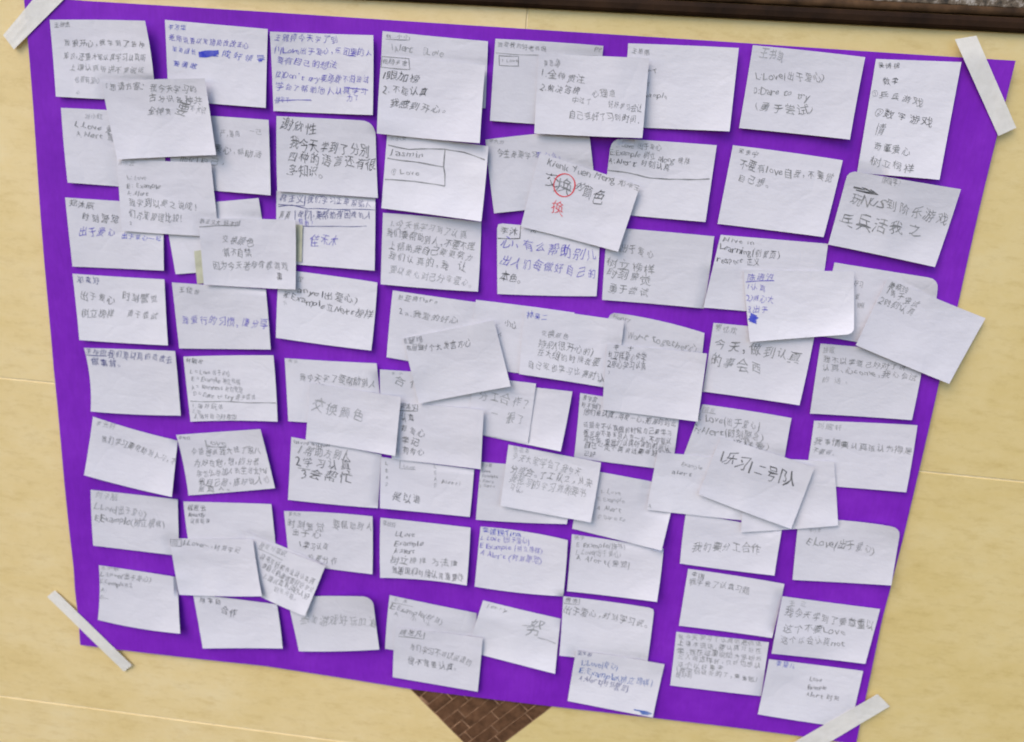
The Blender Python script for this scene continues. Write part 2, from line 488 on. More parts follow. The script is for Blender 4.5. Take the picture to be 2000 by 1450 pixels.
def box(x0, y0, x1, y1, x2, y2, x3, y3): return [(x0, y0), (x1, y1), (x2, y2), (x3, y3), (x0, y0)]

def ink(c, parent, org):
    parts = {}
    for t in c['ink']:
        if isinstance(t[0], str):
            s, x0, y0, x1, y1, h = t[:6]; col = t[6] if len(t) > 6 else c['pen']
            key = ('handwriting', col); gs = text_px(s, x0, y0, x1, y1, h)
        else:
            pts, w, col = t[:3]; nm = t[3] if len(t) > 3 else 'drawn_line'
            key = (nm, col, len(parts)); gs = [stroke_px(pts, w)]
        parts.setdefault(key, []).extend(gs)
    main = None
    for (nm, col, *_), gs in parts.items():
        V, F = [], []; n = 0
        for v, f in gs:
            V.append(v); F.extend([tuple(i+n for i in ff) for ff in f]); n += len(v)
        V = np.vstack(V); u, v = inv_bil(c['q'], c['bow'], V)
        uc = np.clip(u, .004, .996); vc = np.clip(v, .004, .996)
        V = bil(c['q'], c['bow'], uc, vc)
        z = zat(c, uc, vc) + .00022
        W3 = to_world(at(V[:, 0], V[:, 1], z)) - org
        o = link(nm, W3, F, INK[col], parent, smooth=False)
        ink_n = INKNAME[col]
        if len(parts) > 1: o['label'] = {'handwriting': ink_n + ' handwriting', 'drawn_line': ink_n + ' drawn line'}.get(nm, ink_n + ' ' + nm.replace('_', ' '))

CARDS = []
def C(label, q, texts=(), pen='g', bow=(0, 0, 0, 0), rnd=None, **lift):
    r = random.Random(len(CARDS)*13+5)
    L = dict(r=r.uniform(1.6, 4.6), b=r.uniform(.4, 2.4), l=r.uniform(0, 1.0), t=r.uniform(0, .8), tl=0, tr=r.uniform(-.5, 2), br=r.uniform(0, 3), bl=r.uniform(0, 1.5), w=r.uniform(.15, .5))
    L.update(lift)
    bw = tuple(b + r.uniform(-.8, 1.2) for b in bow)
    CARDS.append(dict(label=label, q=q, ink=list(texts), pen=pen, bow=bw, rnd=rnd or {}, lift=L, ph=r.uniform(0, 6), mat=PAPER, th=.00022,
                      name='note_card', cat='note card', group='handwritten note cards on the purple sheet'))
def T(label, q, m=None, group='masking tape strips'):
    C(label, q, r=.15, b=.1, l=.15, t=.1, tr=.3, br=.2, bl=.1, w=.08)
    CARDS[-1].update(mat=m or TAPE, th=.00015, name='masking_tape', cat='tape', group=group, bow=(0, 0, 0, 0))

# ------------------------------------------------------------------ cards, lowest of each stack first
# row 1
C('top left corner card with grey pencil lines fading downwards', [(97,39),(283,41),(303,197),(109,189)], [
 ('王雅洁',105,48,137,49,11),('我很开心，我学到了各种',123,82,284,87,16,'g'),('知识，还要大家认真学习认真听',123,109,285,114,16),
 ('上课认真听讲不要说话',135,132,283,138,15,'l'),('也要有爱心',146,155,196,158,14,'l'),('心',148,180,156,181,9,'l')], bow=(0,3,0,0), r=6, tr=3)
C('second card of the top row, blue writing with a solid blue crossing-out', [(322,39),(523,57),(519,211),(329,195)], [
 ('李芳华',328,50,364,55,13,'b'),('老师说要以知错能改改正心',329,74,487,90,15,'v'),('加油组长',335,96,384,101,14,'b'),('成好领导',432,104,519,116,16,'b'),('要勇敢',337,125,386,129,14,'b'),
 ([(388,107),(427,102)],11,'b','scribble'),([(389,104),(426,110),(392,109),(424,104)],3,'b','scribble')], r=1, br=1)
C('third card of the top row, packed with six lines of violet writing', [(527,62),(729,69),(728,225),(534,217)], [
 ('王雅婷今天学了到',534,72,660,79,18),('(1)Love出于爱心，乐团里的人',536,97,727,103,17),('要有自己的想法',538,118,660,127,17),
 ('(2)Don’t try要勇敢不怕尝试',537,147,722,157,18),('学会了帮助他人认真学习',538,170,718,180,17),('做完了',538,193,566,195,14),('力了',677,191,702,192,15),
 ([(536,196),(608,196)],1.6,'v'),([(672,172),(719,176)],1.6,'v')], pen='v', r=4)
C('upper card of the fourth column, faint Alert and Love under a ruled name', [(747,61),(953,81),(948,212),(742,200)], [
 ('林…小小',752,70,800,73,10,'g'),('\\Alert   ①Love',762,93,866,104,22,'l'),([(753,77),(799,78),(800,73)],1.2,'g')], r=3)
C('top row card with two faint ruled lines and a small I Love box', [(967.5,76),(1178.5,90),(1165,250),(957,236)], [
 ('我爱我的好老师呀',971,86,1068,96,12),('PP',1162,96,1176,97,12),([(968,104),(1060,109),(1168,109)],1.2,'l'),('I Love',980,117,1012,119,10,'l'),
 (box(974,109,1013,110,1012,129,975,128),1.2,'g')], r=1)
C('top row card whose word Example is half hidden by its neighbour', [(1227,85),(1443,94),(1425,257),(1215,248)], [
 ('王思雨',1232,100,1270,104,14),('rT',1264,140,1284,139,14,'g'),('文',1262,163,1270,165,12),('Example',1252,185,1304,189,15)], r=4, br=4)
C('top row card reading Love and Dare to try in large grey pencil', [(1470.5,88.5),(1690,112),(1660,273),(1443.5,250.5)], [
 ('王书凯',1484,100,1534,112,24,'l'),('L:Love(出于爱心)',1475,145,1610,154,22),('D:Dare to try',1472,176,1582,189,22),('(勇于尝试)',1474,206,1588,218,22)], pen='g', r=4, b=3)
C('tall upright card at the top right with seven lines about games', [(1711,115.5),(1878,121.5),(1835,351.5),(1674,338)], [
 ('吴诗锦',1713,126,1759,131,14,'k'),('数字',1724,157,1756,159,17,'k'),('①乒乓游戏',1702,183,1805,200,19),('②数字游戏',1709,219,1823,238,20,'k'),('情',1710,253,1728,255,26),
 ('奇童爱心',1706,285,1778,297,18),('树立榜样',1700,315,1786,329,19)], r=1.5, b=3.5)
# row 2
C('left edge card reading Love and Alert, half under the tilted grey card', [(119,211),(318,222),(325,372),(132,357)], [
 ('刘小红',165,226,200,229,12,'l'),('L.Love 爱心',145,244,240,254,16),('A.Alert 警觉',148,262,240,270,16)], r=1)
C('second column card with its left half hidden and a lone comma phrase', [(330,222),(524.5,234.5),(528.5,382),(335,367)], [
 ('产，要向',429,258,470,262,17,'l'),('一己',484,255,512,258,14,'l'),('有爱心，帮助活',400,289,512,302,17),('他们自己，',347,311,442,318,17)], r=3)
C('blue boxed rows of writing above a large signature in blue pen', [(540,373),(733,387),(731.5,529),(541,514)], [
 ('韩正义',545,388,593,391,18,'n'),('我们学习正要帮助人',599,388,726,399,18,'n'),('真',546,419,556,420,18,'k'),('真',558,420,567,421,18,'k'),('我们，要帮助有困难的人',580,416,726,423,18,'n'),('帮助！',581,435,616,439,16,'v'),
 ('佳禾木',606,466,662,471,26,'v'),([(543,400),(594,402),(597,383)],1.4,'n'),([(544,404),(570,400),(600,408),(732,410)],1.4,'n'),([(576,412),(575,441),(640,443),(716,442)],1.3,'n'),([(597,410),(597,430)],1.2,'n'),([(607,412),(607,432)],1.2,'n')], r=4)
C('card with three big dark lines and a curled upper right corner', [(540,227),(733,237),(738,387),(541.5,374)], [
 ('谢欣性',546,243,621,254,26),('我今天学到了分别',565,277,721,298,27,'k'),('四种的语言还有很',562,303,736,323,27,'k'),('多知识。',562,327,633,338,26,'k')], pen='k', rnd={'tr':.13}, tr=2.5, r=1)
C('card of slanting text half under the card with red correction', [(948,273),(1150,252),(1166,398),(965,417)], [
 ('陈大力',954,275,984,278,9),('今生我要学习',970,300,1050,302,17),('爱心么。',1045,301,1098,304,14,'v')], r=4, l=1)
C('card with dark upper writing cut off by a wavy ruled line', [(1194,270),(1400,284),(1378,434),(1178,416)], [
 ('L:Love 出于爱心',1201,281,1292,289,14),('E:Example 树立 along 榜样',1191,296,1348,316,17,'g'),('A:Alert 时刻认真',1189,311,1310,329,17,'k'),
 ([(1184,332),(1225,338),(1268,347),(1307,351),(1386,350)],2,'g')], pen='g', rnd={'tl':.10}, tl=11, r=2)
C('card with two grey lines at its top, right of the wavy ruled card', [(1431.5,284),(1646,313.5),(1608.5,463.5),(1401.5,437.5)], [
 ('宋思宁',1441,295,1482,302,14,'k'),('不要有love自我，不要觉',1444,321,1628,350,22),('自己想。',1439,347,1505,361,21)], r=2.5)
# row 3
C('left card with blue and black pen writing below the grey Love card', [(127,386),(320,398),(320,529),(141.5,521)], [
 ('郑沐辰',134,398,184,402,15,'k'),('时刻警觉',156,423,234,431,22,'k'),('出于爱心',154,452,225,456,21,'v'),('出于爱心一起',236,461,316,466,13,'b')], r=3)
C('mostly hidden blank card left of the big blue signature', [(320,403),(505,387),(527,522),(343,536)], [], r=2)
C('fourth column card with five faint brownish pencil lines', [(748,416),(940,434),(933.5,570),(743.5,555.5)], [
 ('1.今天我学习到了认真',763,435,912,458,19,'l'),('我们要帮助别人，不要不理',753,454,928,484,19),('上帮助我自己要更努力',757,478,925,504,19),('我们认真的，我  让',756,499,912,524,20),('要以爱心对己分享爱心。',760,525,925,556,19,'l')], pen='g', r=1.5)
C('card ruled into hand drawn boxes, Love in the lower box', [(756.5,260),(954,286),(940,433),(745,407)], [
 ('小小文',760,269,795,272,9),('Jasmin',759,297,829,302,19,'g'),('① Love',764,336,820,338,17,'g'),
 ([(758,284),(800,292),(868,291),(905,298),(947,312)],2,'g'),([(869,291),(867,326)],2,'g'),([(756.5,309),(810,317),(867,326),(869,340),(868,364)],2,'g'),([(752,351),(810,354),(868,364)],2,'g')], r=5, b=4, br=4)
C('card with three lines of violet italic pen ending in a big dot', [(971,436),(1172,456),(1165,579),(971.5,574.5)], [
 ('李沐',976,449,1013,455,17,'k'),([(972,466),(1015,466),(1018,440)],1.6,'k'),('m',1035,450,1048,452,10,'k'),('心、有么帮助别儿',979,472,1168,498,27,'v'),('出人们每做好自己的',977,505,1166,538,27,'v'),('本色。',976,538,1022,546,22,'k')], rnd={'tl':.04}, r=1)
C('card of four pencil lines down its left half, beside violet italics', [(1187,444),(1395,462),(1375,603),(1176,586)], [
 ('马大',1219,446,1238,448,9),('出于爱心',1210,482,1278,500,21),('树立榜样',1184,508,1280,530,21),('时刻警觉',1184,530,1272,551,21),('勇于尝试',1186,562,1268,575,22)], r=2)
C('card with small bold black words Learning and respect', [(1407.5,459),(1617.5,476.5),(1598,620),(1374,601)], [
 ('Alive in',1411,468,1474,474,13),('Learning(别警页)',1405,483,1523,498,20),('respect 正义',1401,505,1483,514,18)], pen='k', r=1)
C('pale card wedged between two overlaid cards at the right edge', [(1630,513),(1834,545.5),(1812,692),(1600,656)], [
 ('好习',1668,552,1686,555,14),('爱',1670,580,1680,582,14),('树样',1672,595,1690,597,15)], rnd={'tr':.09}, r=2, tr=3)
C('card high on the right with a black scribble and big game characters', [(1657,333),(1877,370),(1826,522),(1617.5,478)], [
 ('陈俊宇？',1724,349,1764,358,17),([(1667,366),(1690,372),(1684,366),(1705,377),(1700,370),(1716,381),(1672,371)],3,'k','scribble'),('玩NUS到阶乐游戏',1661,387,1853,428,28),('乓兵活我之',1637,424,1802,456,34)], rnd={'tl':.07}, r=2, b=3, br=3, tl=2)
# tape under the boxed card
T('yellowed tape piece at the left edge of the boxed swap-colours card', [(379,491),(402,487),(404,553),(385,555)], OLDTAPE, 'yellowed tape pieces')
T('yellowed tape piece at the right edge of the boxed swap-colours card', [(568,438),(591,440),(589,512),(566,510)], OLDTAPE, 'yellowed tape pieces')
# row 4
C('left edge card with four neat four-character phrases in two columns', [(141.5,535),(321,546),(328,675),(155,664.5)], [
 ('郑嘉好',149,546,195,549,17,'n'),('出于爱心',155,578,225,586,20),('时刻警觉',238,580,309,586,20),('树立榜样',158,611,224,616,20),('勇于尝试',246,611,309,618,20)], pen='g', r=3.5)
C('card with a single violet line across its middle', [(335.5,552),(519,565),(528.5,683),(350,681)], [
 ('王佳怡',348,566,392,571,15),('我爱行的习惯，懂分享',353,624,525,632,21,'v')], r=4)
C('card with black upper lines beginning with the word anyel', [(545,526),(737,552),(725,685),(539,660)], [
 ('仪',580,545,592,547,14),('anyel出爱心)',580,564,698,588,19,'k'),('和Example立Next榜样',551,576,728,618,20,'k'),('小',551,590,562,592,10,'l')], pen='g', r=2.5)
C('plain card with a pencilled name, under the tilted smudged card', [(767,567.5),(955,594),(946,728),(755,698)], [
 ('赵亚楠Tiara',775,580,855,590,14),('2a.我爱的好心',778,609,896,626,16)], r=1)
C('narrow bluish strip of a card hidden left of the swap-colours card', [(929.5,586),(1122,611),(1108,742),(915,716)], [
 ('小心',984,630,1010,637,15,'k'),('人',972,653,982,655,12,'g')], r=1)
C('card with a big pencilled Work together, mostly hidden at its bottom', [(1189,610),(1376,651),(1362,775),(1180,760)], [
 ('Henry',1198,617,1234,625,12,'g'),('Wort together心',1226,650,1362,684,25,'l')], bow=(4,0,0,0), rnd={'tl':.07}, tl=3, r=4)
C('card with blue name and four centred pencil lines', [(1026,600),(1219,627),(1205,761),(1014,731)], [
 ('林昊二',1028,612,1070,620,15,'b'),('交换颜色',1056,651,1112,659,15),('特别(很开心的)',1052,668,1159,690,19),('在大组的时候我要',1048,688,1172,708,19),('自己家也学习比赛时认',1029,710,1180,737,19)], r=3)
C('card with two large loopy pencil lines left of a purple gap', [(1393.5,631),(1592,650),(1561.5,792),(1372,765)], [
 ('罗忆欢',1396,641,1440,647,15),('今天，做到认真',1396,668,1566,702,27),('的事会西',1385,704,1490,718,28)], r=3, br=5, b=3)
C('right edge card with small pencil lines under the overhanging card', [(1602.5,671.5),(1806,692),(1781,821),(1582,808)], [
 ('钱宸',1607,683,1630,685,14),('我不以学要己好对了讲',1606,702,1770,719,15),('认真、心come，我心会试',1604,717,1792,739,16),('的话。',1602,740,1660,746,15,'l')], r=2)
# row 5
C('left card with two blue lines along its top edge only', [(164,680),(342,686),(353,812),(177,804)], [
 ('王梓煜',166,686,208,689,12,'n'),([(166,693),(208,696)],1.5,'n'),('我们要以真的态度去',210,691,338,703,18,'n'),('做事情。',178,704,238,713,17,'n')], bow=(0,0,1,-5), r=3.5, b=2)
C('card with a tiny English and Chinese list above a ruled line', [(358,697),(534,694.5),(542,824),(372,824)], [
 ('林敏云',362,703,398,706,11,'k'),('L = Love 出于爱心',372,725,450,731,13),('E = Example 树立榜样',374,740,470,745,14),('A = Alertness 时刻警觉',375,755,474,761,14),('D = Dare to try 勇于尝试',377,769,499,778,14),
 ([(372,784),(440,785),(539,788)],1.3,'g'),('1.做好玩活',375,793,437,796,13),('2.学',375,803,392,805,9,'l'),('3.做好自己时限完',378,813,463,816,13)], bow=(0,0,-2,0), r=4)
C('card with one dark line, its lower half under the swap card', [(556,700),(735.5,710),(746,833),(563,823)], [
 ('木子',561,705,582,708,9),('我今天学了要帮助别人',584,735,736,750,19),('1到',613,750,640,757,14)], r=3)
C('greyish card with two faint characters left of the tilted blank card', [(742,722),(940,735),(936,862),(745,850)], [
 ('合作',766,742,826,754,26,'l'),('李小',760,728,790,730,7,'l')], r=1)
C('mostly covered card whose blank right end shows beside a purple gap', [(925,742),(1118,765),(1095,882),(930,848)], [
 ], br=6, r=3)
C('narrow slip with two faint phrases half under the smudged tilted card', [(922,735),(1047,749.5),(1031,866),(916,845)], [
 ('分工合作？',932,773,1043,788,24,'l'),('一  很了',956,806,1026,818,25,'l')], r=.1, b=0, br=.1, bl=0, tr=1.2, w=.05)
C('card densely filled with seven lines of black writing', [(1133,768),(1328,802),(1312,919),(1121,895)], [
 ('曹宇宸',1138,777,1166,781,13),('时不我们',1136,792,1172,796,14),('他们最认真，用爱一心，把握的到此',1140,803,1321,829,15),('可是我不认真做的时候自己要学习',1138,830,1313,847,15),
 ('我学会不要和别人在一起，不可能认',1139,845,1312,862,15),('写任务，要我们认真听课的时间认',1139,857,1308,875,15),('自己一定不再说话要得好知识',1140,869,1311,889,14),('己好',1140,884,1163,887,13)], pen='k', r=2)
C('card with Love and Alert lines above the tilted dark-ink card', [(1372,790),(1546,817),(1526,936),(1326,914)], [
 ('阿旦',1373,799,1398,803,13,'l'),([(1371,806),(1398,809)],1.2,'l'),('L Love(出于爱心)',1362,815,1485,832,21,'g'),('A:Alert(时刻警念)',1356,834,1490,858,21),('(榜样爱)',1420,863,1502,875,19)], r=3)
C('right edge card with one long fine pencil line and short second', [(1590,822),(1792,831),(1770,962),(1571,946)], [
 ('刘宸轩',1594,832,1647,836,14,'l'),('我事情要认真孩认为得是',1589,862,1782,883,16),('不要得。',1586,879,1634,885,14)], r=2)
# row 6
C('tilted left card with one pencil line running down to the right', [(181.5,814),(347,861),(335.5,971),(164,928.5)], [
 ('李元好',185,825,226,836,14,'l'),('我们学习要帮助别人习，不',198,854,346,902,17)], bow=(-3,0,2,0), r=3, br=5)
C('tilted left card with Love underlined above five pencil lines', [(344,850),(508.5,838.5),(537,954),(368,968)], [
 ('李晓红',348,855,372,856,8),('Love',400,865,442,867,16,'l'),([(402,874),(442,873)],1.2,'g'),('今爸爸从我大班了家八',372,882,510,880,17),('为好在他，想，的分善',379,904,508,902,17),('你怎么给加人的生活太Mi',382,924,522,919,17),('我自己愿，练好说人心',387,943,528,938,17),('是真人。',384,956,452,955,14)], bow=(0,0,0,-2), r=4, tr=4)
C('card with three dark lines of large spaced characters', [(569,854),(745,888),(738,993),(562.5,976.5)], [
 ('David Wilson',573,863,644,870,11),('1.帮助方别人',583,880,685,893,24,'g'),('2学习认真',575,899,686,911,25,'k'),('3会帮忙',584,924,690,936,25,'k'),([(582,914),(606,919)],1.4,'g'),([(668,925),(686,926)],1.4,'g')], pen='k', r=2)
C('card with two columns of vertical letters and the word Alert', [(744.5,893),(926,917),(917.5,1010),(742,993)], [
 ('L',753,905,758,905,11),('E',753,918,758,918,11),('A',753,933,758,933,11),('D',753,946,758,946,11),('Love',788,910,810,912,10,'l'),([(782,900),(781,915),(811,918)],1.2,'l'),('L',848,912,853,912,11,'l'),('E',848,924,853,924,11,'l'),('A',848,936,853,936,11,'l'),('D',848,948,853,948,11,'l'),
 ('Alert)',862,941,900,944,12),('是以谁',767,969,823,974,21,'k')], r=2)
C('card with a tiny four line list, under the pencilled tilted card', [(940,903),(1128,917),(1107,1024),(929.5,1015.5)], [
 ('陈小明',940,907,960,909,9,'k'),('L Love',934,919,958,921,9,'k'),('E Example',934,929,972,931,9),('A Alert',934,939,965,941,9),('D Dare',934,948,968,950,9)], bow=(0,0,2,0), r=2)
# row 7
C('grey left card with faint Love and Example lines', [(177,957),(347,976),(350,1086),(182,1066)], [
 ('刘子航',186,966,230,973,16,'l'),('L.Love(出于爱心)',184,990,286,1001,19,'l'),('E.Example(树立榜样)',184,1012,322,1024,20,'g')], r=2)
C('card with three dark words at its upper left, half covered below', [(358,980),(530,985),(541,1090),(372,1083)], [
 ('程思云',366,991,402,994,14),('Ready',369,1004,402,1006,12),('认真听课',371,1016,410,1020,13)], pen='k', r=3)
C('card with spread out pencil phrases right of the tilted small card', [(554.5,998.5),(727.5,1009),(727.5,1122),(565,1100)], [
 ('李大为',562,1004,588,1006,9),('时刻警觉',560,1020,634,1030,20),('要帮助别人',648,1025,728,1031,20),('出于心',567,1041,627,1046,17),('1.学习认真',584,1063,642,1068,17,'k'),('的要分作',598,1086,660,1099,18)], bow=(2,0,0,0), r=3)
C('card with three centred English words and two Chinese lines', [(743,1011.5),(919,1031),(911.5,1144),(742.5,1129)], [
 ('李欣玲',747,1021,774,1027,12),('L:Love',772,1043,810,1045,16,'k'),('Example',771,1060,827,1063,16,'k'),('A:alert',771,1076,811,1078,16,'k'),('树立榜样 为法律',763,1092,894,1102,17),('我跟国和时候认真重要性',764,1113,907,1129,17,'k')], bow=(0,0,-4,0), r=4, br=2)
C('card with four lines of blue pen Love, Example and Alert', [(938.5,1029),(1109,1055.5),(1100,1165),(927,1146)], [
 ('李建民Tina',941,1035,1018,1044,14,'b'),('L Love (出于爱心)',940,1050,1034,1058,15),('E Example (树立榜样)',938,1064,1060,1077,15),('A Alert (时刻警觉)',939,1079,1058,1096,16)], pen='v', bow=(3,0,2,0), r=3)
C('creased grey card with faint top lines, under the faint list card', [(1117,1044),(1296,1072),(1283,1176),(1107.5,1155)], [
 ('张宇',1121,1049,1142,1051,10,'g'),('E Example(榜样)',1126,1062,1222,1069,15,'g'),('L Love(出于爱心)',1126,1077,1212,1085,15,'l'),('A Alert(警觉)',1126,1090,1232,1103,16,'g')], r=4, br=5, t=1)
C('card with a faint four line list left of a purple gap', [(1138,916),(1322,950),(1292,1076),(1117.5,1033)], [
 ('L Love',1174,958,1214,962,13,'l'),('E Example',1168,973,1220,979,13,'l'),('A Alert',1166,990,1214,996,14),('D Dare to',1168,1009,1222,1015,13,'l')], r=4, br=4)
C('card with one grey sentence below the tilted dark-ink card', [(1340,1000),(1527,1036),(1512.5,1124.5),(1328,1101)], [
 ('我们要分工合作',1353,1066,1486,1073,21)], r=2, br=3)
C('card at the lower right sheet edge with a rounded upper corner', [(1560,1014),(1759.5,1032),(1741,1144),(1548,1133)], [
 ('李小龙',1580,1036,1604,1038,11,'l'),('E:Love(出于爱心)',1577,1056,1708,1074,21,'g')], bow=(4,0,0,0), rnd={'tr':.09}, tr=7, r=3)
# row 8
C('lower left corner card with tiny list Love and Example', [(193,1104.5),(347,1128),(352,1238),(191,1211)], [
 ('王小明',196,1108,232,1111,10,'g'),('L:Love(出于爱心)',196,1121,296,1132,14,'g'),('E:Example树立',196,1136,260,1143,13,'g'),('A:',196,1153,210,1155,11),('D:一',196,1167,212,1169,11)], bow=(0,0,4,-3), r=4, br=4)
C('bottom row card with a name and just two centred characters', [(377,1161),(541,1181),(552,1267),(396,1267)], [
 ('林宇聪',388,1172,432,1177,15,'k'),('合作',429,1193,464,1199,20,'k')], r=3)
C('bottom row card with one faint grey line and rounded corner', [(560,1166),(728,1166),(741,1269),(584,1272.5)], [
 ('参加游戏好玩加油',586,1207,736,1219,23,'l')], rnd={'tr':.12}, tr=7, r=4, bow=(1,0,2,0))
C('bottom row card with dark Example line above an overlaid card', [(761,1163),(931,1198),(925,1293),(752,1267.5)], [
 ('小孙',765,1170,800,1178,10,'g'),('E.Example(时刻)',764,1182,864,1216,18,'g'),('A.小小',766,1197,850,1222,11,'l'),([(764,1176),(806,1186)],1.2,'l')], r=2)
C('tilted wrinkled card with a lone pencil character at right', [(943.5,1173),(1095,1209),(1084,1316.5),(912,1272)], [
 ('Jerry',948,1181,992,1194,13,'l'),('努',1028,1224,1060,1231,38,'l'),([(1050,1245),(1068,1250),(1085,1258)],1.4,'l'),([(1020,1222),(1042,1224)],1.2,'l')], r=.8, tr=0, w=1.0, br=3)
C('bottom row card with a boxed name and one full line', [(1100,1165),(1278,1189),(1264,1297),(1092.5,1281)], [
 ('曾雨',1103,1171,1130,1176,11,'k'),([(1101,1178),(1131,1181),(1132,1170)],1.2,'g'),('出于爱心，时刻学习说。',1101,1188,1268,1220,18,'g')], bow=(2,0,0,0), rnd={'tr':.04}, r=3)
C('lower right card with one short line along its top', [(1344,1111.5),(1532,1141),(1508,1246.5),(1326,1222.5)], [
 ('李国',1349,1121,1378,1126,11,'k'),('我学会了认真习题',1345,1133,1465,1154,15,'g')], r=3)
C('lower right card filled with seven lines of small pencil text', [(1321,1234.5),(1502,1255),(1487,1360),(1309,1339)], [
 ('我今天学习了认真听老师话',1323,1242,1488,1257,13),('上课不说话，要认真习好在',1323,1256,1488,1272,13),('学，我在这里说给大家听听',1322,1270,1490,1287,13),('三人说这样好，只好也想认',1322,1283,1486,1300,13),('这个以好要学',1321,1297,1415,1306,13),('(我学到很多的了，要勇敢)',1320,1306,1480,1327,13),('我好的',1319,1317,1352,1320,12)], r=2)
C('lower right card with three grey lines mentioning Love', [(1528,1165),(1719,1190),(1690,1297),(1507,1277)], [
 ('王三',1536,1178,1580,1182,14,'l'),('我今天学到了要尊重以',1533,1196,1708,1222,20,'g'),('这个不要Love',1530,1226,1652,1234,19),('这个以会认真not',1524,1247,1652,1258,19)], r=1.5)
C('bottom right corner card with three dark English words', [(1502,1288),(1686,1311),(1660,1422.5),(1480,1395.5)], [
 ('李星儿',1514,1296,1554,1303,14,'b'),('Love',1582,1325,1606,1328,12,'k'),('Example',1578,1341,1614,1345,12,'k'),('Alert 时刻',1574,1357,1640,1365,13,'k')], r=1)
# ---- overlaid cards
C('card overlaid in the fourth column with a boxed name and three phrases', [(745,109),(948,128),(937,280),(736,261)], [
 ('眼睛朱金',746,119,797,123,13,'g'),(box(745,111,799,114,800,136,744,132),1.4,'g'),('1眼加榜',746,148,822,154,20),('2.不能认真',747,173,836,182,20),('我感到开心。',759,201,874,215,20,'k')], pen='k', r=4.5, b=2)
C('overlaid card between two top row cards with scattered pencil phrases', [(1052,105),(1268,114),(1254.5,270),(1043.5,261)], [
 ('李思倩',1060,121,1094,124,17),('1.全神贯注',1057,142,1144,156,18),('2.解决答榜',1054,172,1133,178,18,'k'),('心理急',1155,181,1204,185,18),('中过了',1117,195,1157,200,15),('好好学习会让',1188,202,1254,212,17),('自己变好了习到时间',1111,222,1243,234,18),('.',1246,233,1252,234,22,'k')], r=3)
C('grey tilted card lying over the two upper left rows', [(198,160),(400,153),(422,303),(229,312)], [
 ('「想请方家：我今天学习的',197,169,385,173,18),('古分识各种共',288,190,395,196,18),('全神贯',288,215,336,218,18),('要',342,212,370,214,30),('不大识',372,212,402,216,16,'l')], r=5, br=4, tr=3)
C('overlaid card listing Love, Example and Alert below the grey tilted card', [(228,311),(412,318),(428,463),(237,451)], [
 ('孙小云',230,318,262,321,11,'l'),('L: Love',248,345,286,347,15,'l'),('E: Example',248,364,314,364,15),('A: Alert',248,378,290,380,15),('我学到以爱之说成！',249,395,393,404,19,'g'),('们方知管理比较！',252,417,364,430,20,'g'),('2',252,437,258,438,10)], pen='g', r=2)
CARDS[-1], CARDS[-2] = CARDS[-2], CARDS[-1]
C('overlaid card with a boxed name and centred swap-colours phrases', [(387,427),(577,430),(577,566),(398,556)], [
 ('韩正义大…好不同',390,433,468,437,13,'g'),([(388,443),(467,440),(468,431)],1.4,'g'),([(388,422.5),(413,421)],2.4,'k'),('交换颜色',433,466,496,475,21),('情不自禁',434,491,492,497,19),('因为今天老师有教游戏',414,516,563,522,20),('事',540,541,552,542,16,'k')], pen='g', r=2.5)
C('card with a red circled character and a red correction below it', [(1054,299),(1250,363),(1207,492),(1017,443)], [
 ('Kienk Yuen Meng 郑泽圣',1071,316,1253,367,20,'g'),('交',1064,350,1092,356,32,'k'),('换',1086,357,1120,364,30,'g'),('的',1121,362,1145,371,28,'g'),('颜色',1138,370,1180,386,33,'k'),
 ([(1102+21*math.cos(a)*1.0, 362+22*math.sin(a)) for a in [k*2*math.pi/22+.3 for k in range(24)]],2.4,'r','correction_circle'),('换',1076,404,1104,408,29,'r')], r=4.5, br=2)
C('overlaid card with blue list and a solid blue ink blob', [(1452.5,527),(1668,530),(1668,653),(1464.5,668.5)], [
 ('陈语汐',1459,541,1514,544,17),([(1457,551),(1512,548)],1.6,'v'),('1认真',1458,559,1498,562,17),('2)用心大',1458,580,1512,585,17),('3出于',1460,604,1500,604,17),
 ([(1466,616),(1475,616),(1465,620),(1477,621),(1465,624),(1477,626),(1466,629),(1475,631),(1470,624)],9,'b','ink_blob')], pen='v', rnd={'br':.07}, r=3, br=6, b=4)
C('tilted card overhanging the right edge of the purple sheet', [(1734.5,544),(1925,622),(1854,750),(1671.5,674.5)], [
 ('黄晓玲',1736,554,1775,568,15,'g'),('1勇于尝试',1731,570,1795,596,19),('2时刻认真',1717,586,1786,612,19)], pen='g', r=3, b=3, l=2)
C('overlaid card with a short dark cluster of text at its upper left', [(1186,672),(1381,691),(1362.5,824),(1176.5,800.5)], [
 ('李子',1190,677,1246,682,12),('时立样爱心中学',1187,692,1263,701,21),('2用心学习认真',1186,709,1263,716,19),(')',1186,724,1192,724,11)], pen='k', r=5, br=4)
C('card with a boxed name and four short dark phrases at its left side', [(770,786),(945,801.5),(939,917),(765,897)], [
 ('李沐文',780,793,815,797,16),([(778,803),(815,803),(815,788)],1.6,'g'),('认真',782,813,809,816,17),('有爱心',781,835,832,846,17),('学记',783,860,820,866,17),('有有心',786,878,828,885,15)], pen='k', r=4)
C('overlaid card with swap-colours written large in faint pencil', [(605,748),(783,776),(772,891),(597,861)], [
 ('交换颜色',609,786,714,814,31,'l')], r=4, br=3)
C('tilted blank-looking card with a black smudge beside its one line', [(787,661),(965,626),(997.5,755),(818,789)], [
 ('赵亚丽大朋',789,668,825,662,15,'k'),('有丽金',794,682,826,677,13,'k'),('时个大发言方心',822,679,920,672,18,'k')], r=3, br=4, bl=2)
